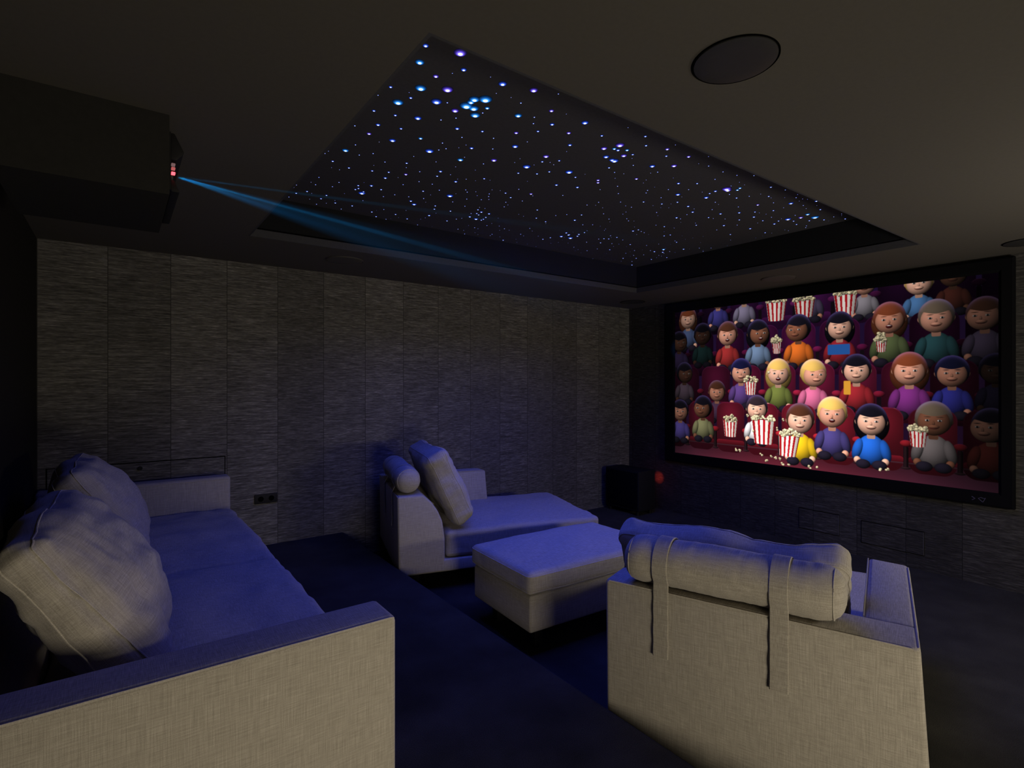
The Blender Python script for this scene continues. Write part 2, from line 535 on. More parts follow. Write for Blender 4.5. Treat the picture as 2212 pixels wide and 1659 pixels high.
STARS = """0.95,1.85,3,0 1.08,1.81,5,1 0.98,1.96,4,2 0.92,2.09,3,1 1.15,1.9,3,0 1.08,2.01,3,1 0.96,2.2,2,1 1.07,2.13,5,2 1.17,2.07,5,1 1.34,1.89,4,0 1.48,1.85,4,1 1.04,2.3,5,2 1.18,2.19,5,0 1.35,2.04,6,2 1.31,2.14,6,2 1.31,2.07,5,2 1.31,2.1,4,2 1.35,2.14,5,2 1.39,2.19,5,2 1.29,2.21,4,1 1.4,2.1,3,2 1.18,2.38,4,0 1.56,2.07,4,2 1.66,1.94,3,1 1.05,2.56,3,0 1.16,2.53,2,1 1.05,2.68,3,1 1.18,2.68,4,0 1.39,2.36,3,0 1.29,2.57,3,2 1.51,2.31,2,0 1.66,2.22,3,1 1.75,2.04,3,0 1.74,2.14,2,2 1.02,2.95,4,2 1.4,2.68,5,0 1.57,2.51,3,0 1.75,2.35,4,0 1.6,2.68,4,2 1.76,2.57,4,1 1.98,2.16,3,0 1.97,2.35,4,1 1.88,2.06,3,1 1.97,2.53,5,0 2,2.42,2,1 2.07,2.35,2,2 2.23,2.44,5,0 2.09,2.58,2,2 2.13,2.51,2,1 2.31,2.65,3,0 1.01,3.14,2,0 1.12,3.18,2,0 1.25,3.14,2,0 1.37,2.91,2,0 1.44,3.07,3,1 1.36,3.2,3,0 1.34,3.1,2,0 1.59,2.9,3,0 1.61,2.98,2,0 1.75,2.99,3,0 1.87,2.84,2,1 1.99,2.64,2,1 0.91,3.54,3,0 0.98,3.82,2,0 0.91,4.01,3,0 1.03,3.74,2,0 1.15,3.83,2,0 1.16,3.74,2,0 1.34,3.38,3,0 1.34,3.55,5,0 1.42,3.41,2,0 1.34,3.52,2,0 1.27,3.43,2,0 1.29,3.48,2,0 1.28,3.51,2,0 1.26,3.86,2,0 1.38,3.85,2,0 1.55,3.9,2,0 1.62,3.99,2,0 1.85,3.24,5,0 1.66,3.27,2,0 1.68,3.5,3,0 1.73,3.55,4,0 1.94,3.72,3,0 1.9,3.56,2,0 1.87,3.49,2,0 2.02,3.53,2,0 2.12,3.76,2,0 1.84,3.9,2,0 1.72,3.85,2,0 2.21,3.56,3,0 2.28,3.58,4,0 2.22,3.41,3,0 2.29,3.41,3,0 2.17,3.38,2,0 2.21,3.46,2,0 2.24,3.48,2,0 2.33,3.58,2,0 2.33,3.55,2,0 2.32,3.5,2,0 2.13,2.97,2,0 2.21,3.02,2,0 2.28,2.88,3,1 2.53,3.12,2,1 2.65,3.28,2,0 2.77,3.31,2,0 2.82,3.97,2,0 3.09,3.73,2,0 3.11,3.65,2,0 3.16,3.56,4,0 3.12,3.45,3,0 3.18,3.49,3,0 3.26,3.55,5,0 2.83,3.72,1,0 2.62,3.67,1,0 2.63,3.87,1,0 2.6,4.02,1,0 2.45,3.68,1,0 2.4,3.79,1,0 2.43,4,1,0 2.31,3.91,1,0 1.98,4,1,0 1.71,4.01,1,0 1.34,3.97,1,0 1.16,3.97,1,0 0.96,3.93,1,0 1.14,3.55,1,0 1.15,3.45,1,0 1.04,3.58,1,0 1.02,3.44,1,0 0.94,3.66,1,0 0.94,3.06,1,0 1.04,2.85,1,0 0.96,2.64,1,0 0.98,2.44,2,1 1.08,2.42,2,1 1.07,2.23,2,0 1.28,2.33,1,2 1.46,2.43,1,0 1.41,2.55,1,2 1.46,2.6,1,1 1.6,2.34,1,0 1.67,2.45,1,0 1.74,2.65,1,0 1.5,1.97,1,2 1.67,2.09,1,2 1.33,2.27,1,0 1.26,2.97,1,0 1.16,2.9,1,0 1.49,2.98,1,0 1.56,3.13,1,0 1.5,3.24,1,0 1.65,3.12,1,0 1.74,3.19,1,0 1.73,3.4,1,0 1.93,3.34,1,0 1.88,3.08,1,0 1.91,3.11,1,0 1.98,3.23,1,0 2.05,3.37,1,0 2.07,3.18,1,1 2.05,3.05,1,0 2.32,3.03,1,0 2.24,3.12,1,0 2.29,3.21,1,0 2.16,2.86,1,0 1.87,1.93,4,0 2.23,2.44,4,0 2.45,2.6,3,0 2.32,2.48,2,0 2.04,1.98,2,2 2.16,2.08,4,1 2.2,2,5,1 2.21,2.05,3,2 2.24,2.05,3,0 2.28,2.02,3,2 2.32,2.08,4,1 2.25,2.15,4,0 2.31,2.16,4,0 2.33,2.16,5,0 2.35,2.04,2,1 2.23,1.85,2,0 2.32,1.92,2,0 2.45,1.88,3,1 2.52,1.94,2,2 2.63,1.87,3,1 2.48,1.77,2,1 2.57,2.08,4,0 2.67,2,4,1 2.65,2.27,3,1 2.47,2.43,3,1 2.5,2.46,3,1 2.38,2.25,2,1 2.46,2.28,1,0 2.47,2.14,1,2 2.67,2.12,1,0 2.93,2.16,3,0 3.1,2.29,4,0 3.23,2.39,2,0 3.03,2.09,2,0 3.31,2.21,4,0 3.25,2.1,3,0 3.27,2.03,6,1 3.3,2.04,5,1 3.35,2,3,2 3.33,1.97,3,2 3.26,2.15,2,0 3.45,2.23,1,1 3.49,2.09,2,0 3.53,2.02,1,2 3.75,2.08,3,1 3.48,1.84,2,0 3.64,1.94,2,1 3.81,2.26,3,0 3.68,2.19,1,0 3.37,2.4,3,0 3.51,2.46,3,1 3.73,2.47,2,0 3.72,2.36,3,1 3.58,2.34,1,1 4.02,2.52,3,1 3.98,2.36,2,0 3.53,2.62,3,1 3.58,2.62,1,0 3.17,2.48,2,2 3.03,2.53,2,2 3.05,2.66,1,2 3.06,2.4,1,2 3.3,2.63,1,0 3.65,2.83,2,0 3.88,3.01,2,0 3.9,2.96,2,0 3.55,3.02,2,0 3.54,3.07,3,0 3.87,3.39,2,0 4.08,3.52,1,0 3.58,3.29,2,0 3.69,3.32,1,0 3.56,3.37,2,0 3.52,3.39,2,0 3.6,3.51,2,0 3.86,3.64,2,0 4.24,3.81,2,0 4.56,3.97,3,0 4.35,3.73,2,2 4.27,3.43,3,2 4.27,3.32,4,2 4.36,3.4,3,2 4.58,3.52,2,0 4.42,3.2,3,0 4.15,3.08,2,0 4.52,3.67,2,0 4.65,3.14,1,0 4.5,2.43,2,0 4.28,2.44,3,0 3.89,2.18,2,0 4,2.25,3,0 4.15,2.26,2,0 3.97,2.08,2,1 3.8,1.99,1,0 4.31,2.25,3,0 4.26,2.19,2,0 4.27,2.12,5,0 4.36,2.12,2,2 4.47,2.15,2,1 4.31,2.04,4,1 4.27,1.97,4,2 4.45,2.04,2,2 4.39,1.97,6,2 4.23,1.86,2,0 4.52,1.96,2,0 4.01,1.79,3,0 3.91,1.92,4,0 3.82,1.84,1,0 4.03,1.89,1,0 4.37,1.77,3,0 4.49,1.74,1,0 4.61,1.76,1,0 4.63,1.85,2,2 4.5,1.88,1,0 4.22,2.04,1,0 4.31,2.64,2,2 4.09,2.63,1,0 3.83,2.65,2,1 4.1,2.45,1,0 2.99,1.88,1,0 2.84,1.88,1,0 3.11,1.86,1,0 3.2,1.8,1,0 3.61,1.81,1,0 3.06,1.98,1,0 3.08,2.19,1,0 2.97,2.27,1,0 2.9,2.4,1,0 2.65,2.43,1,1 2.9,2.63,1,0 3.13,2.96,1,0 2.88,3.01,2,0 2.93,3.14,3,0 3.16,3.56,4,0 3.12,3.45,3,0 3.18,3.48,3,0 3.26,3.55,5,0 3.27,3.47,3,0 3.24,3.42,3,0 3.24,3.35,2,0 3.48,3.57,1,0 3.71,3.8,1,0 3.74,3.69,1,0 4,4.01,1,0 3.29,2.9,1,0 3.61,3.04,1,0 3.66,3.05,1,0 4.02,3.32,1,0 4.21,3.43,1,0 4.29,3.58,1,0 4.23,3.66,1,0 4.39,3.34,1,0 4.1,3.06,1,0"""
HUES = ((0.05, 0.13, 1.0), (0.17, 0.10, 1.0), (0.03, 0.27, 1.0))


def star_mat(h):
    """a tiny frosted lens over a fibre end: brightest in the middle"""
    m, nt = new_mat('star_%s' % ('blue', 'violet', 'cyan')[h])
    g = N(nt)
    lw = g.add('ShaderNodeVertexColor', layer_name='lens')
    f = lw.outputs['Color']
    c = g.ramp(f, [(0.0, tuple(v * 0.03 for v in HUES[h])), (0.35, tuple(v * 0.4 for v in HUES[h])), (0.70, HUES[h]), (0.90, (0.50, 0.62, 1.0)), (1.0, (1, 1, 1))])
    e = g.add('ShaderNodeEmission')
    g.put(e.inputs[0], c)
    s = g.math('MULTIPLY', g.math('POWER', f, 2.0), 3.0)
    g.put(e.inputs[1], g.math('ADD', s, 0.35))
    o = g.add('ShaderNodeOutputMaterial')
    nt.links.new(e.outputs[0], o.inputs[0])
    return m


SM = [star_mat(h) for h in range(3)]


def star_dome_into(vs, fs, ls, x, y, r, n=14):
    b = len(vs)
    vs.append((x, y, -r * 0.30))
    ls.append(1.0)
    prof = ((0.22, 0.27, 0.95), (0.42, 0.22, 0.70), (0.66, 0.15, 0.38), (1.0, 0.0, 0.0))
    for q, hgt, l in prof:
        for k in range(n):
            a = 2 * PI * k / n
            vs.append((x + r * q * math.cos(a), y + r * q * math.sin(a), -r * hgt - 0.0004))
            ls.append(l)
    for k in range(n):
        fs.append((b, b + 1 + (k + 1) % n, b + 1 + k))
    for q in range(3):
        o = b + 1 + q * n
        for k in range(n):
            fs.append((o + k, o + (k + 1) % n, o + n + (k + 1) % n, o + n + k))


def star_dome_mesh(name, pts, mat):
    vs, fs, ls = [], [], []
    for x, y, r in pts:
        star_dome_into(vs, fs, ls, x, y, r)
    me = bpy.data.meshes.new(name)
    me.from_pydata(vs, [], fs)
    ca = me.color_attributes.new('lens', 'FLOAT_COLOR', 'POINT')  # layer holds the painted fade from star core to halo
    buf = np.repeat(np.array(ls, dtype=np.float32)[:, None], 4, 1)
    buf[:, 3] = 1
    ca.data.foreach_set('color', buf.ravel())
    me.polygons.foreach_set('use_smooth', [True] * len(me.polygons))
    me.materials.append(mat)
    return me


RAD = {1: 0.0056, 2: 0.0096, 3: 0.0135, 4: 0.0200, 5: 0.0265, 6: 0.033}
star_meshes = {}
lst = [tuple(map(float, t.split(','))) for t in STARS.split()]
lst.sort(key=lambda s: -s[2])
small = []
for i, (x, y, k, h) in enumerate(lst):
    k, h = int(k), int(h)
    if i < 100:
        if (k, h) not in star_meshes:
            star_meshes[(k, h)] = star_dome_mesh('star', [(0, 0, RAD[k])], SM[h])
        o = obj('star', star_meshes[(k, h)], sp)
        o.location = (x - 2.7, y - 2.7, 0)
    else:
        small.append((x, y, k))
rnd = random.Random(4)
taken = [(s[0], s[1]) for s in lst]
while len(small) < 520:
    x, y = rnd.uniform(PX0 + 0.05, PX1 - 0.05), rnd.uniform(PY0 + 0.03, PY1 - 0.05)
    if min((x - a) ** 2 + (y - b) ** 2 for a, b in taken) > 0.0016:
        taken.append((x, y))
        small.append((x, y, rnd.choice((0.5, 0.55, 0.6, 0.7, 0.8, 1))))
so = obj('faint_stars', star_dome_mesh('faint_stars', [(x - 2.7, y - 2.7, RAD[k] if k in RAD else 0.0050 * k) for x, y, k in small], SM[0]), sp)
so['kind'] = 'stuff'


# ------------------------------------------------------------------ ceiling speakers
def ceiling_speaker(x, y, r, label, grille):
    t = thing('ceiling_speaker', label, 'speaker', (x, y, ZC), 0, 'round speakers set in the ceiling')
    bm = bmesh.new()
    n = 64
    rings = []
    for rr, z in ((r, -0.0005), (r, -0.004), (r * 0.985, -0.0055), (r * 0.965, -0.002), (r * 0.965, -0.0005)):
        rings.append([bm.verts.new((rr * math.cos(2 * PI * k / n), rr * math.sin(2 * PI * k / n), z)) for k in range(n)])
    for i in range(4):
        for k in range(n):
            bm.faces.new((rings[i][k], rings[i][(k + 1) % n], rings[i + 1][(k + 1) % n], rings[i + 1][k]))
    finish(bm, 'rim', M_GAP if grille is M_GRILLE else grille, t)
    bm = bmesh.new()
    prof = [(r * 0.955, -0.001), (r * 0.950, -0.0055), (r * 0.93, -0.0065), (r * 0.6, -0.0075), (r * 0.3, -0.008), (0.004, -0.0082)]
    rings = [[bm.verts.new((rr * math.cos(2 * PI * k / n), rr * math.sin(2 * PI * k / n), z)) for k in range(n)] for rr, z in prof]
    for i in range(len(prof) - 1):
        for k in range(n):
            bm.faces.new((rings[i][k], rings[i][(k + 1) % n], rings[i + 1][(k + 1) % n], rings[i + 1][k]))
    bm.faces.new(rings[-1])
    finish(bm, 'grille', grille, t)


ceiling_speaker(1.545, 0.931, 0.128, 'large black round ceiling speaker, nearest, alone on the ceiling beyond the star recess', M_GRILLE)
ceiling_speaker(5.135, 2.64, 0.155, 'pale round ceiling speaker over the middle of the screen', M_PALEGRILLE)
ceiling_speaker(5.22, 0.90, 0.135, 'black round ceiling speaker cut by the right edge, above the right end of the screen', M_GRILLE)
ceiling_speaker(5.18, 4.50, 0.150, 'dark round ceiling speaker in the far corner where the fabric wall meets the screen wall', M_GRILLE)
ceiling_speaker(1.50, 4.36, 0.150, 'faint round ceiling speaker in the dark strip above the fabric wall', M_PALEGRILLE)

# ------------------------------------------------------------------ projector in its cover
pb = thing('projector_cover', 'dark boxed projector cover hanging from the ceiling at the upper left', 'projector box', (-0.09, 2.70, ZC))
bm = bmesh.new()
x0, x1, y0, y1, z0, z1 = -0.335 + 0.09, 0.155 + 0.09, 2.376 - 2.70, 3.02 - 2.70, 0.702 - ZC, -0.0005
t_ = 0.016
for lo, hi in (((x0, y0, z0), (x1, y0 + t_, z1)), ((x0, y1 - t_, z0), (x1, y1, z1)),
               ((x0, y0 + t_, z0), (x1, y1 - t_, z0 + t_)), ((x0, y0 + t_, z0 + t_), (x0 + t_, y1 - t_, z1))):
    add_box(bm, lo, hi)
finish(bm, 'casing', M_BOX, pb)

pj = thing('projector', 'black projector peeking out of its ceiling cover, red status lights beside its lens', 'projector', (-0.03, 2.56, 0.722))
bm = bmesh.new()
add_box(bm, (-0.24, -0.165, 0.0), (0.192, 0.42, 0.235))
bmesh.ops.bevel(bm, geom=bm.edges[:], offset=0.008, segments=2, affect='EDGES')
finish(bm, 'body', M_PLASTIC, pj)
# the angular front fascia: two wedges above and below the lens
for zc, up in ((0.165, 1), (0.035, -1)):
    if up > 0:
        prof = [(0.193, 0.232), (0.205, 0.232), (0.236, 0.168), (0.232, 0.155), (0.212, 0.130), (0.193, 0.130)]
    else:
        prof = [(0.193, 0.052), (0.205, 0.052), (0.222, 0.008), (0.193, 0.008)]
    prism('fascia', prof, -0.135, 0.38, M_PLASTIC, pj, 0.003, 2)
bm = bmesh.new()
disc(bm, (0, -0.04, 0.098), 0.034, 0.193, 0.205, 32, 'X')
lr = finish(bm, 'lens', M_GRILLE, pj)
led = emissive('red_status_light', (1.0, 0.06, 0.08), 4.0)
led2 = emissive('dim_red_status_light', (0.55, 0.12, 0.12), 0.8)
led3 = emissive('faint_red_status_light', (0.35, 0.2, 0.2), 0.5)
for z, m in ((0.073, led), (0.091, led2), (0.106, led3)):
    box('status_light', (0.193, -0.160, z - 0.0034), (0.206, -0.136, z + 0.0034), m, pj, 0.002, 2)

# ------------------------------------------------------------------ haze in the projector's beam, lit by the projector itself
bm = bmesh.new()
q0 = LENS + Vector((0.012, 0, 0))
near = [bm.verts.new(q0 + Vector((0, dy, dz))) for dy, dz in ((0.012, 0.012), (-0.012, 0.012), (-0.012, -0.012), (0.012, -0.012))]
far = [bm.verts.new(p) for p in ((5.50, 4.20, 0.97), (5.50, 1.10, 0.97), (5.50, 1.10, 0.0), (5.50, 4.20, 0.0))]
for i in range(4):
    j = (i + 1) % 4
    bm.faces.new((near[i], near[j], far[j], far[i]))
bm.faces.new(near[::-1])
bm.faces.new(far)
m, nt = new_mat('haze')
g = N(nt)
vs_ = g.add('ShaderNodeVolumeScatter')
hx_ = g.xyz()
hz_ = g.math('POWER', g.math('SUBTRACT', 1.0, g.math('MINIMUM', g.math('DIVIDE', hx_[0], 3.6), 1.0)), 1.6)
hn_ = g.noise(g.vec(hx_[0], hx_[1], hx_[2]), 2.0, 2.0)
g.put(vs_.inputs['Density'], g.math('MULTIPLY', g.math('MULTIPLY', hz_, 0.022), g.math('ADD', 0.5, hn_)))
vs_.inputs['Color'].default_value = (0.8, 0.9, 1.0, 1)
o_ = g.add('ShaderNodeOutputMaterial')
nt.links.new(vs_.outputs[0], o_.inputs['Volume'])
tag(finish(bm, 'projector_beam', m, smooth=False), 'fan of blue light reaching from the projector lens towards the screen', 'light beam')
SRC = LENS + Vector((0.012, 0, 0))
for tgt, pw, ang, col in (((5.5, 4.02, 0.80), 15000.0, 1.7, (0.004, 0.42, 1.0)), ((5.5, 1.28, 0.79), 6000.0, 1.4, (0.004, 0.45, 0.9)),
                          ((5.5, 4.05, 0.42), 1300.0, 3.4, (0.004, 0.32, 1.0)), ((5.5, 3.4, 0.36), 1000.0, 11.0, (0.004, 0.40, 0.9))):
    spot('projector_light', SRC, tgt, pw, col, math.radians(ang), 0.8)

# ------------------------------------------------------------------ projection screen
scr = thing('projection_screen', 'wide black framed projection screen showing a cinema audience, on the screen wall', 'projection screen', (XR, 2.68, 0.0))
bm = bmesh.new()
oy0, oy1, oz0, oz1 = 1.035 - 2.68, 4.323 - 2.68, -0.991, 0.975
iy0, iy1, iz0, iz1 = 1.131 - 2.68, 4.181 - 2.68, -0.880, 0.865
loops = []
for (a0, a1, b0, b1, x) in ((oy0, oy1, oz0, oz1, -0.001), (oy0, oy1, oz0, oz1, -0.044), (oy0 + .012, oy1 - .012, oz0 + .012, oz1 - .012, -0.052),
                            (iy0 - .02, iy1 + .02, iz0 - .02, iz1 + .02, -0.050), (iy0, iy1, iz0, iz1, -0.034), (iy0, iy1, iz0, iz1, -0.026)):
    loops.append([bm.verts.new(p) for p in ((x, a0, b0), (x, a1, b0), (x, a1, b1), (x, a0, b1))])
for i in range(5):
    for k in range(4):
        bm.faces.new((loops[i][k], loops[i][(k + 1) % 4], loops[i + 1][(k + 1) % 4], loops[i + 1][k]))
bm.faces.new(loops[0])
finish(bm, 'frame', M_VELVET, scr, smooth=False)


def paint_picture(W, H):
    """a plain cinema scene: three and a half rows of red seats with an audience and popcorn"""
    rs = np.random.RandomState(3)
    U, V = np.meshgrid((np.arange(W) + 0.5) / W, (np.arange(H) + 0.5) / H)
    AS = 3.05 / 1.745
    img = np.zeros((H, W, 3))
    px = 1.3 / W

    def lerp(a, b, t):
        return a + (b - a) * t[..., None]

    def over(mask, col):
        img[:] = img * (1 - mask[..., None]) + np.asarray(col) * mask[..., None]

    def cov(d):
        return np.clip(0.5 - d / px, 0, 1)

    def ell(cu, cv, ru, rv, rot=0.0):
        x, y = (U - cu), (V - cv) / AS
        if rot:
            c, s = math.cos(rot), math.sin(rot)
            x, y = c * x + s * y, -s * x + c * y
        k = np.sqrt((x / ru) ** 2 + (y / rv) ** 2)
        return (k - 1) * min(ru, rv), x / ru, y / rv, k

    def blob(cu, cv, ru, rv, col, lit=1.0, rot=0.0, rim=None, clip=None):
        R = max(ru, rv) + 3.0 / W
        i0, i1 = max(int((cv - R * AS) * H), 0), min(int((cv + R * AS) * H) + 2, H)
        j0, j1 = max(int((cu - R) * W), 0), min(int((cu + R) * W) + 2, W)
        if i0 >= i1 or j0 >= j1:
            return
        x, y = U[i0:i1, j0:j1] - cu, (V[i0:i1, j0:j1] - cv) / AS
        if rot:
            cr, sr = math.cos(rot), math.sin(rot)
            x, y = cr * x + sr * y, -sr * x + cr * y
        x, y = x / ru, y / rv
        k = np.sqrt(x * x + y * y)
        d = (k - 1) * min(ru, rv)
        nz = np.sqrt(np.clip(1 - k * k, 0, 1))
        sh = np.clip(0.45 + 0.75 * (0.35 * -x + 0.45 * -y + 0.75 * nz), 0.15, 1.25)
        c = np.asarray(col) * sh[..., None] * lit
        if rim is not None:
            c = c + np.asarray(rim) * (np.clip(k, 0, 1) ** 8 * np.clip(-y + 0.2, 0, 1))[..., None]
        mk = cov(d)
        if clip is not None:
            mk = mk * clip[i0:i1, j0:j1]
        sub = img[i0:i1, j0:j1]
        img[i0:i1, j0:j1] = sub * (1 - mk[..., None]) + c * mk[..., None]

    def rrect(u0, v0, u1, v1, r):
        cx, cy, hx, hy = (u0 + u1) / 2, (v0 + v1) / 2 / AS, (u1 - u0) / 2 - r, (v1 - v0) / 2 / AS - r
        qx, qy = np.abs(U - cx) - hx, np.abs(V / AS - cy) - hy
        return np.hypot(np.maximum(qx, 0), np.maximum(qy, 0)) + np.minimum(np.maximum(qx, qy), 0) - r

    # house light: bright low in the middle, purple dusk up and to the sides
    def house(u, v):
        t = np.clip(1.20 - 1.7 * abs(u - 0.50) ** 1.2 - 0.55 * (1 - v), 0.18, 1.2)
        if u > 0.9:
            t *= 0.75
        return t

    img[:] = lerp(np.array([0.10, 0.055, 0.17]), np.array([0.13, 0.05, 0.13]), V)
    # floor
    fl = np.clip((V - 0.905) / 0.004, 0, 1)
    gl = np.exp(-((U - 0.45) / 0.33) ** 2)
    fc = np.stack([0.17 + 0.16 * gl, 0.085 + 0.03 * gl, 0.13 + 0.03 * gl], -1) * (0.75 + 0.5 * (V[..., None] - 0.9) / 0.1)
    img[:] = img * (1 - fl[..., None]) + fc * fl[..., None]

    E1 = [-0.06, 0.060, 0.184, 0.307, 0.431, 0.555, 0.671, 0.797, 0.921, 1.05]
    E2 = [-0.005, 0.119, 0.25, 0.369, 0.49, 0.612, 0.729, 0.848, 0.966, 1.09]
    E3 = [-0.06, 0.060, 0.181, 0.306, 0.431, 0.554, 0.684, 0.799, 0.926, 1.05]
    E4 = [-0.005, 0.12, 0.24, 0.36, 0.48, 0.60, 0.72, 0.84, 0.96, 1.08]

    def row(E, vt, vseat, vbase, base, front):
        for a, b in zip(E[:-1], E[1:]):
            c = (a + b) / 2
            L = house(c, vt + 0.1)
            bu = max(0.0, 0.5 - c) * 0.10 + max(0.0, c - 0.75) * 0.06
            col = np.array([base[0], base[1], base[2] + bu]) * L
            d = rrect(a + 0.006, vt, b - 0.006, vseat + 0.08, 0.032)
            sh = np.clip(0.62 + 0.6 * np.exp(-((U - c) / 0.05) ** 2) * np.exp(-((V - vt - 0.07) / 0.12) ** 2), 0, 1.3)
            cc = col * sh[..., None] + np.array([0.20, 0.08, 0.22]) * L * (np.clip(1 + d / 0.004, 0, 1) * np.clip((vt + 0.09 - V) / 0.09, 0, 1))[..., None] * 0.7
            over(cov(d), cc)
        for a, b in zip(E[:-1], E[1:]):
            c = (a + b) / 2
            L = house(c, vseat)
            d = rrect(a + 0.004, vseat, b - 0.004, vbase, 0.012)
            over(cov(d), np.array([base[0] * 1.05, base[1], base[2]]) * L * (1.15 - 0.55 * (V - vseat) / (vbase - vseat))[..., None])
            if front:
                d = rrect(a + 0.003, vbase - 0.004, b - 0.003, vbase + 0.003, 0.002)
                over(cov(d), np.array([0.30, 0.16, 0.20]) * L)
        for e in E:
            L = house(e, vseat)
            if front:
                d = rrect(e - 0.006, vseat - 0.05, e + 0.006, 0.932, 0.004)
                over(cov(d), np.array([0.17, 0.10, 0.12]) * L * (1.2 - 0.8 * np.abs(U - e + 0.002) / 0.006)[..., None])
                blob(e, 0.931, 0.012, 0.0035, (0.22, 0.13, 0.15), L)
            else:
                d = rrect(e - 0.006, vseat - 0.05, e + 0.006, vbase, 0.004)
                over(cov(d), np.array([0.10, 0.06, 0.09]) * L)
            blob(e, vseat - 0.066, 0.015, 0.0095, (base[0] * 1.5, base[1] * 1.4, base[2] * 1.2), L, rim=(0.12, 0.05, 0.1))

    SK = [(0.86, 0.60, 0.50), (0.78, 0.52, 0.42), (0.50, 0.31, 0.23), (0.36, 0.22, 0.17), (0.90, 0.68, 0.58)]

    def viewer(u, v, r, sk, hair, shirt, long_=False, turn=0.0, mouth=0, lit=None, extra=0.0):
        L = house(u, v) if lit is None else lit
        L = min(L * 1.02 + extra, 1.15)
        r = r * 1.10
        skin = np.array(SK[sk])
        rv = r * 1.12
        rim = np.array([0.22, 0.18, 0.34]) * (0.4 + 0.6 * L)
        hairc = np.array(hair)
        if long_:
            blob(u, v + 0.012 * AS, r * 1.22, rv * 1.25, hairc * 0.8, L)
        # body, sleeves, lap
        blob(u, v + rv * AS * 2.0, r * 0.98, r * 1.15, shirt, L)
        blob(u - r * 0.95, v + rv * AS * 2.0, r * 0.34, r * 0.85, np.array(shirt) * 0.9, L, 0.25)
        blob(u + r * 0.95, v + rv * AS * 2.0, r * 0.34, r * 0.85, np.array(shirt) * 0.8, L, -0.25)
        for s in (-1, 1):
            blob(u + s * r * 0.95, v + rv * AS * 2.75, r * 0.25, r * 0.27, skin, L)
            blob(u + s * r * 0.55, v + rv * AS * 3.0, r * 0.50, r * 0.36, (0.13, 0.11, 0.16), L)
        d = rrect(u - r * 0.28, v + rv * AS * 0.7, u + r * 0.28, v + rv * AS * 1.25, r * 0.1)
        over(cov(d), skin * 0.75 * L)
        blob(u - r * 0.97, v + 0.1 * rv * AS, r * 0.16, r * 0.24, skin * 0.9, L)
        blob(u + r * 0.97, v + 0.1 * rv * AS, r * 0.16, r * 0.24, skin * 0.8, L)
        # head: hair shell behind, face in front
        blob(u, v - 0.10 * rv * AS, r * 1.10, rv * 1.08, hairc, L, rim=rim)
        tu = turn * r
        blob(u + tu * 0.5, v + 0.14 * rv * AS, r * 0.94, rv * 0.86, skin, L)
        fr = cov((V - (v - 0.34 * rv * AS + 0.12 * rv * AS * np.cos((U - u) / r * 2.5))) / AS)
        blob(u, v - 0.10 * rv * AS, r * 1.06, rv * 1.04, hairc * 1.05, L, rim=rim, clip=fr)
        # quiet features
        for s in (-1, 1):
            blob(u + tu + s * r * 0.36, v + 0.06 * rv * AS, r * 0.13, r * 0.075, (0.92, 0.9, 0.88), L)
            blob(u + tu + s * r * 0.36, v + 0.06 * rv * AS, r * 0.065, r * 0.075, (0.12, 0.08, 0.07), L)
            blob(u + tu + s * r * 0.36, v - 0.17 * rv * AS, r * 0.15, r * 0.028, hairc * 0.7, L)
        blob(u + tu * 1.15, v + 0.24 * rv * AS, r * 0.075, r * 0.16, skin * 0.86, L)
        if mouth == 0:
            blob(u + tu, v + 0.49 * rv * AS, r * 0.30, r * 0.13, (0.50, 0.22, 0.20), L)
            blob(u + tu, v + 0.44 * rv * AS, r * 0.34, r * 0.12, skin * 1.02, L)
        else:
            blob(u + tu, v + 0.52 * rv * AS, r * 0.22, r * 0.15, (0.30, 0.07, 0.08), L)
            blob(u + tu, v + 0.47 * rv * AS, r * 0.17, r * 0.04, (0.92, 0.88, 0.85), L)

    def corn(u, v, r, L):
        c = np.array((0.95, 0.88, 0.70))
        for _ in range(3):
            blob(u + rs.uniform(-r, r) * 0.7, v + rs.uniform(-r, r) * 0.7 * AS, r * rs.uniform(0.55, 0.8), r * rs.uniform(0.5, 0.75), c * rs.uniform(0.85, 1.05), L)

    def bucket(u, v, w_, h_, L, tilt=0.0):
        # w_ half width at the top, h_ full height in v
        k = np.clip((V - v + h_ / 2) / h_, 0, 1)
        cu = u + tilt * (V - v)
        half = w_ * (1 - 0.24 * k)
        x = (U - cu) / half
        d = np.maximum((np.abs(x) - 1) * w_, np.abs(V - v - 0.006 * np.sqrt(np.clip(1 - x * x, 0, 1))) / AS - h_ / 2 / AS)
        stripe = np.where(np.sin(x * 13.5 + 0.6) > 0.15, 1.0, 0.0)
        col = lerp(np.array([0.93, 0.88, 0.84]) + 0 * U[..., None], np.array([0.70, 0.10, 0.13]), stripe)
        over(cov(d), col * ((1.05 - 0.35 * x * x - 0.12 * x) * L)[..., None])
        for _ in range(26):
            a = rs.uniform(-0.95, 0.95)
            corn(u + a * w_ - tilt * h_ / 2, v - h_ / 2 - rs.uniform(-0.006, 0.030) * (1 - a * a), 0.0062, L)

    BR, BK, BL, RD, GY = (0.28, 0.16, 0.11), (0.07, 0.06, 0.09), (0.82, 0.66, 0.34), (0.45, 0.22, 0.13), (0.40, 0.34, 0.28)
    # top, half-cut row
    row(E4, -0.10, 0.10, 0.145, (0.28, 0.08, 0.30), False)
    viewer(0.195, -0.055, 0.030, 0, BR, (0.24, 0.22, 0.50), lit=0.75)
    viewer(0.300, -0.060, 0.030, 4, BK, (0.52, 0.48, 0.58), lit=0.75)
    viewer(0.530, -0.055, 0.030, 1, BR, (0.36, 0.30, 0.42), lit=0.7)
    viewer(0.690, -0.030, 0.028, 0, GY, (0.55, 0.52, 0.55), lit=0.75)
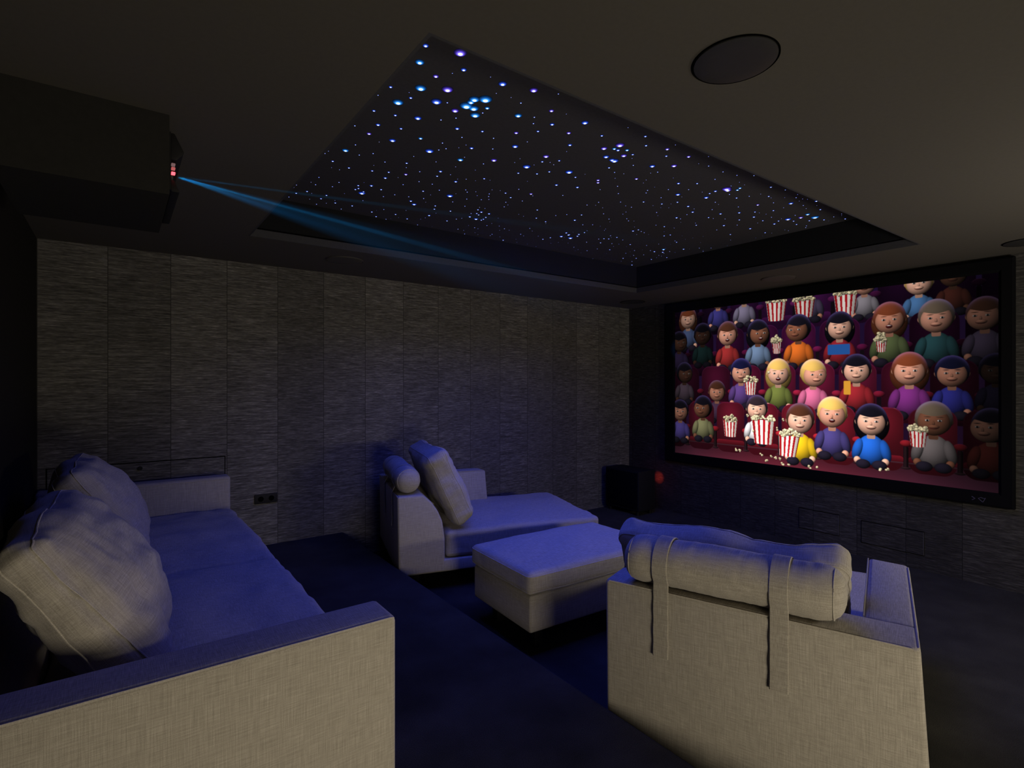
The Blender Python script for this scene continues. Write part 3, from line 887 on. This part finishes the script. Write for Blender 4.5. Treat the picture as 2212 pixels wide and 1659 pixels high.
    viewer(0.828, 0.000, 0.029, 4, BL, (0.27, 0.42, 0.60), lit=0.8)
    viewer(0.905, -0.020, 0.028, 2, BK, (0.42, 0.20, 0.16), lit=0.5)
    bucket(0.418, 0.065, 0.036, 0.115, 0.8)
    bucket(0.512, 0.068, 0.034, 0.10, 0.75)
    bucket(0.637, 0.070, 0.034, 0.115, 0.8)
    # back row
    row(E3, 0.148, 0.375, 0.44, (0.30, 0.065, 0.24), False)
    viewer(0.062, 0.055, 0.032, 4, RD, (0.30, 0.36, 0.52), True, lit=0.7)
    viewer(0.020, 0.215, 0.031, 2, BK, (0.30, 0.22, 0.42), lit=0.45, turn=0.3)
    viewer(0.128, 0.175, 0.032, 3, BK, (0.14, 0.26, 0.26), lit=0.40)
    viewer(0.234, 0.185, 0.034, 0, BR, (0.62, 0.18, 0.18), mouth=1, lit=0.85)
    viewer(0.352, 0.190, 0.033, 2, BK, (0.42, 0.50, 0.62), turn=0.3, mouth=1, lit=0.9, long_=True)
    viewer(0.493, 0.185, 0.034, 2, BK, (0.82, 0.40, 0.14), turn=-0.3, lit=0.95)
    viewer(0.620, 0.190, 0.033, 4, BK, (0.58, 0.14, 0.18), True, lit=0.85)
    viewer(0.755, 0.170, 0.035, 1, RD, (0.34, 0.38, 0.24), True, mouth=1, lit=0.78)
    viewer(0.868, 0.180, 0.035, 0, GY, (0.16, 0.30, 0.32), lit=0.72)
    viewer(0.972, 0.185, 0.033, 1, BR, (0.34, 0.28, 0.38), lit=0.55, turn=-0.2)
    bucket(0.420, 0.285, 0.017, 0.070, 0.8)
    bucket(0.735, 0.305, 0.015, 0.060, 0.75)
    d = rrect(0.585, 0.288, 0.650, 0.345, 0.003)
    over(cov(d), np.array((0.16, 0.36, 0.66)) * 0.85)
    # middle row
    row(E2, 0.392, 0.625, 0.69, (0.40, 0.085, 0.19), False)
    viewer(0.045, 0.435, 0.031, 3, BK, (0.40, 0.32, 0.38), lit=0.6, turn=0.3)
    viewer(0.190, 0.560, 0.030, 1, BR, (0.30, 0.20, 0.30), lit=0.75)
    viewer(0.288, 0.430, 0.034, 0, (0.08, 0.08, 0.20), (0.38, 0.26, 0.52), lit=0.9)
    viewer(0.425, 0.440, 0.034, 4, BL, (0.42, 0.45, 0.22), mouth=1, lit=1.0, long_=True)
    viewer(0.540, 0.450, 0.034, 0, BL, (0.85, 0.42, 0.58), turn=0.3, lit=1.0)
    viewer(0.668, 0.430, 0.034, 4, BK, (0.60, 0.15, 0.18), lit=0.95)
    viewer(0.805, 0.435, 0.036, 0, RD, (0.48, 0.18, 0.48), True, lit=0.9)
    viewer(0.903, 0.450, 0.032, 1, (0.07, 0.07, 0.16), (0.20, 0.20, 0.58), lit=0.75)
    viewer(0.995, 0.44, 0.030, 3, BK, (0.2, 0.16, 0.3), lit=0.3)
    bucket(0.325, 0.530, 0.024, 0.085, 0.95)
    d = rrect(0.632, 0.49, 0.652, 0.565, 0.003)
    over(cov(d), np.array((0.85, 0.60, 0.20)))
    # front row
    row(E1, 0.628, 0.872, 0.906, (0.44, 0.095, 0.145), True)
    viewer(0.025, 0.700, 0.032, 1, BK, (0.36, 0.30, 0.62), lit=0.75)
    viewer(0.130, 0.670, 0.033, 2, BK, (0.55, 0.54, 0.38), lit=0.75, turn=-0.3)
    viewer(0.348, 0.660, 0.033, 4, (0.16, 0.12, 0.14), (0.92, 0.90, 0.90), lit=1.1)
    viewer(0.498, 0.715, 0.038, 4, BR, (0.92, 0.74, 0.12), lit=1.15)
    viewer(0.598, 0.670, 0.037, 0, BL, (0.28, 0.24, 0.46), mouth=1, lit=1.1)
    viewer(0.708, 0.700, 0.036, 4, BK, (0.14, 0.38, 0.78), True, lit=1.05)
    viewer(0.862, 0.680, 0.036, 2, GY, (0.46, 0.42, 0.42), lit=0.8)
    viewer(0.985, 0.700, 0.034, 1, BK, (0.45, 0.16, 0.14), lit=0.4, turn=-0.4)
    bucket(0.246, 0.795, 0.030, 0.105, 1.0)
    bucket(0.372, 0.800, 0.043, 0.150, 1.12)
    bucket(0.460, 0.872, 0.036, 0.125, 1.15, -0.05)
    bucket(0.826, 0.775, 0.022, 0.080, 0.85)
    for u, v in ((0.27, 0.93), (0.285, 0.935), (0.365, 0.945), (0.40, 0.95), (0.415, 0.955), (0.43, 0.96), (0.385, 0.975), (0.46, 0.982), (0.53, 0.985),
                 (0.55, 0.98), (0.735, 0.955), (0.75, 0.95), (0.44, 0.985), (0.335, 0.80), (0.42, 0.78), (0.315, 0.71), (0.44, 0.72), (0.39, 0.44)):
        corn(u, v, 0.0055, 1.0)
    # the right edge of the picture falls off
    f = 1 - 0.45 * np.clip((U - 0.82) / 0.18, 0, 1)
    f = f * (1 - 0.30 * np.clip((0.10 - U) / 0.10, 0, 1))
    img *= f[..., None]
    img[:] = np.clip(img, 0, 1.0)
    return np.where(img <= 0.04045, img / 12.92, ((img + 0.055) / 1.055) ** 2.4)


PW, PH = 820, 469
pic = paint_picture(PW, PH)
yy = iy1 - (np.arange(PW) / (PW - 1)) * (iy1 - iy0)
zz = iz1 - (np.arange(PH) / (PH - 1)) * (iz1 - iz0)
Y, Z = np.meshgrid(yy, zz)
vv = np.stack([np.full(Y.shape, -0.030), Y, Z], -1).reshape(-1, 3).astype(np.float32)
idx = np.arange(PW * PH).reshape(PH, PW)
ff = np.stack([idx[:-1, :-1], idx[1:, :-1], idx[1:, 1:], idx[:-1, 1:]], -1).reshape(-1, 4).astype(np.int32)
me = bpy.data.meshes.new('picture')
me.vertices.add(len(vv))
me.vertices.foreach_set('co', vv.ravel())
me.loops.add(ff.size)
me.loops.foreach_set('vertex_index', ff.ravel())
me.polygons.add(len(ff))
me.polygons.foreach_set('loop_start', np.arange(0, ff.size, 4, dtype=np.int32))
me.update(calc_edges=True)
ca = me.color_attributes.new('picture', 'FLOAT_COLOR', 'POINT')
buf = np.ones((PW * PH, 4), dtype=np.float32)
buf[:, :3] = pic.reshape(-1, 3)
ca.data.foreach_set('color', buf.ravel())
m, nt = new_mat('projected_picture')
g = N(nt)
vc = g.add('ShaderNodeVertexColor', layer_name='picture')
em = g.add('ShaderNodeEmission')
nt.links.new(vc.outputs[0], em.inputs[0])
em.inputs[1].default_value = 1.0
oo = g.add('ShaderNodeOutputMaterial')
nt.links.new(em.outputs[0], oo.inputs[0])
me.materials.append(m)
po = obj('picture', me, scr)
po['label'] = 'lit picture of people watching from rows of red cinema seats'

# the small maker's mark low on the frame
M_MARK = plain('grey_violet_mark', (0.09, 0.08, 0.14), 0.5, 0.3)
bm = bmesh.new()
yb, zb = 1.240 - 2.68, -0.946


def stroke(bm, pts, wd=0.0035):
    for (a0, b0), (a1, b1) in zip(pts[:-1], pts[1:]):
        dx, dz = a1 - a0, b1 - b0
        L = math.hypot(dx, dz)
        nx, nz = -dz / L * wd / 2, dx / L * wd / 2
        q = [(a0 + nx, b0 + nz), (a1 + nx, b1 + nz), (a1 - nx, b1 - nz), (a0 - nx, b0 - nz)]
        f0 = [bm.verts.new((-0.0535, yb - a, zb + b)) for a, b in q]
        f1 = [bm.verts.new((-0.0512, yb - a, zb + b)) for a, b in q]
        bm.faces.new(f0)
        for i in range(4):
            bm.faces.new((f0[i], f1[i], f1[(i + 1) % 4], f0[(i + 1) % 4]))


stroke(bm, [(-0.052, 0.018), (-0.030, 0.004), (-0.050, -0.010)], 0.0045)
stroke(bm, [(-0.012, 0.008), (0.006, 0.018), (0.026, 0.012), (0.034, 0.017)])
stroke(bm, [(-0.010, 0.008), (0.018, -0.018), (0.034, 0.016)])
finish(bm, 'maker_mark', M_MARK, scr, smooth=False)

# ------------------------------------------------------------------ flush hatches and socket
def hatch(name, label, axis, a0, a1, z0, z1, mat, mirror=1, knob=None):
    if axis == 'X':                      # on the fabric wall
        c = ((a0 + a1) / 2, YF, (z0 + z1) / 2)
        t = thing(name, label, 'wall panel', c)
        hx, hz = (a1 - a0) / 2, (z1 - z0) / 2
        box('shadow_gap', (-hx - .007, -0.0025, -hz - .007), (hx + .007, -0.0004, hz + .007), M_GAP, t)
        p = box('panel', (-hx, -0.006, -hz), (hx, -0.0026, hz), mat, t)
        if knob:
            bm = bmesh.new()
            disc(bm, (knob[0] - c[0], 0, knob[1] - c[2]), 0.014, -0.022, -0.006, 24, 'Y')
            finish(bm, 'knob', M_PLASTIC, t)
    else:
        c = (XR, (a0 + a1) / 2, (z0 + z1) / 2)
        t = thing(name, label, 'wall panel', c)
        hy, hz = (a1 - a0) / 2, (z1 - z0) / 2
        box('shadow_gap', (-0.0025, -hy - .006, -hz - .006), (-0.0004, hy + .006, hz + .006), M_GAP, t)
        p = box('panel', (-0.008, -hy, -hz), (-0.0026, hy, hz), mat, t)
        box('edge_trim', (-0.0095, -hy - .004, -hz), (-0.003, -hy - .0002, hz), M_METAL, t)
    # the panel is papered in line with the wall around it
    p.data.transform(Matrix.Translation(c))
    p.location = (-c[0], -c[1], -c[2])
    return t


hatch('access_panel', 'papered access panel with a small dark knob, low on the fabric wall behind the sofa', 'X', -0.40, 0.705, -1.10, -0.615, M_BACKWALL, knob=(0.136, -0.655))
hatch('access_panel', 'left of two flush panels under the screen, smaller', 'Y', 2.308, 2.68, -1.49, -1.294, M_SCREENWALL)
hatch('access_panel', 'right of two flush panels under the screen, wider, by the right armchair', 'Y', 1.629, 2.107, -1.505, -1.306, M_SCREENWALL)

t = thing('wall_socket', 'black double power socket on the fabric wall beside the sofa', 'socket', (1.022, YF, -0.999))
box('cover_plate', (-0.091, -0.011, -0.040), (0.091, -0.0005, 0.040), M_PLASTIC, t, 0.002, 2)
for sx in (-0.042, 0.042):
    bm = bmesh.new()
    n = 32
    prof = [(0.022, -0.0112), (0.022, -0.0135), (0.019, -0.0135), (0.0185, -0.0115)]
    rings = [[bm.verts.new((sx + r * math.cos(2 * PI * k / n), y, r * math.sin(2 * PI * k / n))) for k in range(n)] for r, y in prof]
    for i in range(3):
        for k in range(n):
            bm.faces.new((rings[i][k], rings[i][(k + 1) % n], rings[i + 1][(k + 1) % n], rings[i + 1][k]))
    bm.faces.new(rings[3])
    for dx in (-0.0095, 0.0095):
        disc(bm, (sx + dx, 0, 0), 0.0026, -0.0122, -0.0113, 12, 'Y')
    finish(bm, 'socket_outlet', M_GAP, t)

# ------------------------------------------------------------------ subwoofer
sw = thing('subwoofer', 'black box subwoofer on the carpet in the corner below the screen, red light behind it', 'subwoofer', (5.245, 4.60, ZL))
hw, hd = 0.155, 0.272
box('cabinet', (-hw, -hd, 0.055), (hw, hd, 0.545), M_BLACK, sw, 0.008, 3)
box('front_grille', (-hw - 0.012, -hd + 0.02, 0.09), (-hw + 0.001, hd - 0.02, 0.525), M_VELVET, sw, 0.005, 2)
for sx in (-1, 1):
    for sy in (-1, 1):
        bm = bmesh.new()
        disc(bm, (sx * (hw - .04), sy * (hd - .05), 0), 0.022, 0.0, 0.056, 20)
        finish(bm, 'foot', M_FOOT, sw)
box('rear_light', (hw - 0.0005, -hd + 0.105, 0.40), (hw + 0.006, -hd + 0.117, 0.412), emissive('rear_red_light', (1.0, 0.08, 0.04), 60.0), sw)

spot('subwoofer_lamp', (5.245 + hw + 0.012, 4.60 - hd + 0.111, ZL + 0.406), (XR, 4.60 - hd + 0.125, ZL + 0.406), 3.0, (1.0, 0.07, 0.03), math.radians(46), 1.0)

# ------------------------------------------------------------------ seating
def strap_band(name, c, r, y, wd, tail_x, ztail, parent):
    """a cloth strap sewn round the bolster, its tail hanging down the back"""
    bm = bmesh.new()
    path = []
    for k in range(25):
        a = math.radians(-30 + 250 * k / 24)
        path.append((c[0] + (r + 0.0025) * math.cos(a), c[1] + (r + 0.0025) * math.sin(a)))
    zs = path[-1][1]
    for k in range(1, 5):
        q = k / 5
        path.append((path[24][0] * (1 - q) + tail_x * q, zs + (0.755 - zs) * q))
    n2 = 14
    for k in range(n2 + 1):
        z = 0.755 + (ztail - 0.755) * k / n2
        path.append((tail_x + 0.002 * math.sin(k * 1.3), z))
    prev = None
    th = 0.0035
    rows = []
    for i, (x, z) in enumerate(path):
        j0, j1 = max(i - 1, 0), min(i + 1, len(path) - 1)
        tx, tz = path[j1][0] - path[j0][0], path[j1][1] - path[j0][1]
        L = math.hypot(tx, tz)
        nx, nz = -tz / L, tx / L
        # keep the normal pointing outward, away from the bolster
        if nx * (x - c[0]) + nz * (z - c[1]) < 0:
            nx, nz = -nx, -nz
        r_ = []
        for s, o in ((-1, 0.0), (-0.9, th), (0.9, th), (1, 0.0)):
            r_.append(bm.verts.new((x + nx * o, y + s * wd / 2, z + nz * o)))
        rows.append(r_)
    for a, b in zip(rows[:-1], rows[1:]):
        for k in range(3):
            bm.faces.new((a[k], a[k + 1], b[k + 1], b[k]))
        bm.faces.new((a[3], a[0], b[0], b[3]))
    bm.faces.new(rows[0])
    bm.faces.new(rows[-1][::-1])
    return finish(bm, name, M_STRAP, parent)


def bolster(label, s, root_loc, rz, y0, y1, cx, cz, r, seed):
    """a soft round roll lying on the backrest ledge"""
    t = thing('bolster_cushion', label, 'cushion', root_loc, rz, 'bolsters on the armchair backs')
    bm = bmesh.new()
    L = y1 - y0
    n, mseg = 48, 60
    prof = [(0.0, 0.0), (0.30, 0.003), (0.55, 0.010), (0.74, 0.021), (0.87, 0.036), (0.95, 0.053), (1.0, 0.085)]
    st = [(rr * r, y0 + d) for rr, d in prof]
    st += [(r, y0 + 0.085 + (L - 0.17) * k / mseg) for k in range(1, mseg)]
    st += [(rr * r, y1 - d) for rr, d in prof[::-1]]
    off = Vector((seed, seed * 2, 0))
    rings = []
    for rr, y in st:
        ring_ = []
        for k in range(n):
            a = 2 * PI * k / n
            p = Vector((cx + rr * math.cos(a), y, cz + rr * math.sin(a)))
            sag = 1 - 0.05 * (0.5 - 0.5 * math.cos(2 * PI * (y - y0) / L)) if math.sin(a) < 0 else 1
            q = noise.noise(Vector((p.x * 9, p.y * 6, p.z * 9)) + off) * 0.006 + noise.noise(Vector((p.x * 18, p.y * 40, p.z * 18)) + off) * 0.0022
            k2 = max(rr, 1e-4) / r
            p.x = cx + (rr * sag + q * k2) * math.cos(a)
            p.z = cz + (rr * sag + q * k2) * math.sin(a)
            ring_.append(bm.verts.new((p.x, s * p.y, p.z)))
        rings.append(ring_)
    for a, b in zip(rings[:-1], rings[1:]):
        for k in range(n):
            if (a[k].co - a[(k + 1) % n].co).length < 1e-7 and (b[k].co - b[(k + 1) % n].co).length < 1e-7:
                continue
            bm.faces.new((a[k], a[(k + 1) % n], b[(k + 1) % n], b[k]))
    bmesh.ops.remove_doubles(bm, verts=bm.verts[:], dist=1e-6)
    finish(bm, 'roll', M_LINEN, t)
    for e in (y0 + 0.040, y1 - 0.040):
        pts = [(cx + (r * 0.895) * math.cos(2 * PI * k / 48), s * e, cz + (r * 0.895) * math.sin(2 * PI * k / 48)) for k in range(48)]
        tube('piping', pts, 0.0022, M_PIPE, t, 6, True)
    for yc, zt in ((0.255, 0.490), (0.702, 0.494)):
        strap_band('strap', (cx, cz), r, s * yc, 0.066, -0.0075, zt, t)
    return t


def chaise(label, loc, rz, s, zb):
    """open-ended lounge chair: local x forward, arm along the far side (s = +1 left, -1 right)"""
    W, H, Lc = 1.13, 0.763, 1.765
    t = thing('chaise_longue', label, 'armchair', loc, rz, 'linen chaise longues')

    def Yc(a, b):
        return (s * a, s * b) if s > 0 else (s * b, s * a)
    # base under the seat
    y0, y1 = Yc(0.002, W)
    prism('base', [(0.20, zb), (Lc - 0.03, zb), (Lc - 0.03, 0.246), (0.20, 0.246)], y0, y1, M_LINEN, t, 0.014, 3)
    # backrest: upright behind, sloping forward in front
    prof = [(0.012, zb), (0.372, zb), (0.372, 0.40), (0.352, 0.545), (0.315, 0.63), (0.268, 0.70), (0.20, H), (0.0, H)]
    y0, y1 = Yc(0.0, W - 0.001)
    br = prism('backrest', prof, y0, y1, M_LINEN, t, 0.018, 4)
    for v in br.data.vertices:
        if abs(v.co.y) > W * 0.8:
            v.co.y += s * (0.035 - 0.043 * (v.co.z - zb) / (H - zb))
    # low arm, its outer side leaning out towards the floor
    a = W - 0.172
    top, bot, xe = H + 0.001, zb, 1.035
    yi, yo, yo2 = s * a, s * (W - 0.008), s * (W + 0.035)
    P = [(0.20, yi, bot), (xe + 0.03, yi, bot), (xe + 0.03, yo2, bot), (0.20, yo2, bot),
         (0.185, yi, top), (xe - 0.02, yi, top), (xe - 0.05, yo, top), (0.185, yo, top)]
    if s < 0:
        P = [P[i] for i in (3, 2, 1, 0, 7, 6, 5, 4)]
    hexa('armrest', P, M_LINEN, t, 0.022, 4)
    # seam piping along the top edges
    tube('piping', [(0.003, s * 0.02, H - 0.004), (0.003, s * (W - 0.03), H - 0.004)], 0.0032, M_PIPE, t, 6)
    tube('piping', [(0.02, s * (W - 0.013), H - 0.004), (0.20, s * (W - 0.013), H - 0.003), (xe - 0.085, s * (W - 0.013), H - 0.003)], 0.0032, M_PIPE, t, 6)
    tube('piping', [(0.20, s * (a + 0.001), H + 0.001), (xe - 0.04, s * (a + 0.001), H + 0.001)], 0.0026, M_STRAP, t, 6)
    # long seat cushion, full width in front of the arm
    x0, x1 = 0.385, Lc
    hx, hy, hz = (x1 - x0) / 2, (W - 0.016) / 2, 0.105
    c = Vector(((x0 + x1) / 2, s * (W / 2 - 0.001), 0.250 + hz))
    cushion('seat_cushion', (hx, hy, hz), 0.035, 0.024, M_LINEN, t, 0.0045, 3 + s, 0.008, Matrix.Translation(c), 44)
    for fx in (0.16, Lc - 0.22):
        for fy in (0.16, W - 0.16):
            box('foot', (fx - .035, s * fy - .035, 0.0), (fx + .035, s * fy + .035, zb + 0.002), M_FOOT, t, 0.004, 2)
    return t


def back_cushion(label, loc, rz, s, yc, half, lean, cx, cz, twist, seed):
    t = thing('back_cushion', label, 'cushion', loc, rz, 'loose back cushions')
    ex = Vector((math.sin(twist) * s, math.cos(twist) * s, 0))      # along the width
    ey = Vector((-math.sin(lean), 0, math.cos(lean)))               # up the slope
    mt = frame_mtx((cx, s * yc, cz), ex, ey)
    cv = cushion('cover', half, 0.055, 0.034, M_LINEN, t, 0.011, seed, 0.012, mt, 44, 0.016)
    # boxed seams along both rims
    for zz_ in (-half[2] * 0.66, half[2] * 0.66):
        tube('piping', snap(cv, rim(half[0] + 0.01, half[1] + 0.01, 0.055, zz_)), 0.0026, M_PIPE, t, 6, True).matrix_local = mt
    return t


LA, RA = (1.712, 3.80, ZL), math.radians(-15.58)
LB, RB = (1.749, 1.678, ZL), math.radians(19.0)
chaise('beige linen chaise longue by the fabric wall, turned side on, open side towards the ottoman', LA, RA, 1, 0.148)
chaise('beige linen chaise longue in the right foreground, seen from behind, facing the screen', LB, RB, -1, 0.045)
bolster('bolster on the far chaise longue by the fabric wall', 1, LA, RA, 0.012, 0.92, 0.095, 0.872, 0.098, 1.0)
bolster('long bolster with two hanging straps on the right foreground chaise longue', -1, LB, RB, 0.075, 0.915, 0.075, 0.866, 0.101, 5.0)
back_cushion('plump creased cushion leaning on the back of the far chaise longue by the fabric wall', LA, RA, 1, 0.465, (0.455, 0.29, 0.095), math.radians(25), 0.425, 0.80, 0.0, 2)
back_cushion('cushion behind the bolster of the right foreground chaise longue', LB, RB, -1, 0.425, (0.475, 0.235, 0.085), math.radians(28), 0.43, 0.715, math.radians(-2), 7)

# ottoman
ot = thing('ottoman', 'low beige linen ottoman between the two chaise longues', 'ottoman', (1.945, 2.47, ZL), math.radians(-3.0))
LX, LY = 1.12, 0.70
box('base', (0.012, 0.012, 0.15), (LX - 0.012, LY - 0.012, 0.372), M_LINEN, ot, 0.016, 4)
ott = Matrix.Translation((LX / 2, LY / 2, 0.376 + 0.068))
tc = cushion('top_cushion', (LX / 2 + 0.006, LY / 2 + 0.006, 0.066), 0.034, 0.030, M_LINEN, ot, 0.003, 9, 0.006, ott)
for zz_ in (-0.052, 0.048):
    tube('piping', snap(tc, rim(LX / 2 + 0.012, LY / 2 + 0.012, 0.05, zz_)), 0.0026, M_PIPE, ot, 6, True).matrix_local = ott
for fx in (0.14, LX - 0.14):
    for fy in (0.13, LY - 0.13):
        box('foot', (fx - .03, fy - .03, 0), (fx + .03, fy + .03, 0.152), M_FOOT, ot, 0.004, 2)

# ------------------------------------------------------------------ sofa on the platform
so_x, so_y = -0.445, 1.585
sf = thing('sofa', 'large beige linen sofa on the carpeted platform, in the left foreground', 'sofa', (so_x, so_y, ZU))
DX, DY, HA = 1.158, 3.27, 0.660                 # depth, length, arm height above the platform
box('base', (0.02, 0.03, 0.06), (DX - 0.03, DY - 0.03, 0.235), M_LINEN, sf, 0.012, 3)
for y0, y1, nm in ((0.0, 0.168, 0), (DY - 0.150, DY, 1)):
    box('armrest', (0.0, y0, 0.058), (DX, y1, HA), M_LINEN, sf, 0.020, 5)
prism('backrest', [(0.012, 0.06), (0.24, 0.06), (0.24, 0.40), (0.13, 0.64), (0.012, 0.64)], 0.17, DY - 0.152, M_LINEN, sf, 0.02, 4)
tube('piping', [(0.015, 0.0035, HA - 0.0045), (DX - 0.022, 0.0035, HA - 0.0045), (DX - 0.008, 0.008, HA - 0.009)], 0.0034, M_PIPE, sf, 6)
tube('piping', [(0.30, DY - 0.1495, HA - 0.018), (DX - 0.022, DY - 0.1495, HA - 0.018)], 0.003, M_PIPE, sf, 6)
ya, yb_ = 0.172, DY - 0.154
half = (yb_ - ya) / 2
for i in range(2):
    hx, hy, hz = (DX + 0.012 - 0.245) / 2, half / 2 - 0.004, 0.090
    cushion('seat_cushion', (hx, hy, hz), 0.05, 0.028, M_LINEN, sf, 0.008, 11 + i, 0.010,
            Matrix.Translation((0.245 + hx, ya + half * (i + 0.5), 0.238 + hz)), 40)
for fx in (0.10, DX - 0.10):
    for fy in (0.09, DY - 0.09):
        box('foot', (fx - .03, fy - .03, 0), (fx + .03, fy + .03, 0.062), M_FOOT, sf, 0.004, 2)


def sofa_pillow(label, c, half_, ex, ey, seed):
    """a big boxed cushion: crowned faces, a band of cloth between two piped seams"""
    t = thing('sofa_cushion', label, 'cushion', c, 0, 'loose cushions on the sofa')
    mt = frame_mtx((0, 0, 0), ex, ey)
    cv = cushion('cover', half_, 0.06, 0.105, M_LINEN, t, 0.012, seed, 0.010, mt, 50, 0.012)
    for zz_ in (-half_[2] * 0.85, half_[2] * 0.85):
        tube('piping', snap(cv, rim(half_[0] + 0.01, half_[1] + 0.01, 0.06, zz_)), 0.0027, M_PIPE, t, 6, True).matrix_local = mt
    return t


SLOPE = (-0.544, 0.0, 0.84)
sofa_pillow('nearest large cushion on the sofa, leaning beside the near arm', (-0.066, 2.30, -0.664), (0.44, 0.28, 0.062), (0.02, 1, 0.0), SLOPE, 21)
sofa_pillow('farther large cushion on the sofa, leaning by the far arm', (-0.065, 3.74, -0.685), (0.46, 0.28, 0.062), (0.02, 1, 0.0), SLOPE, 27)
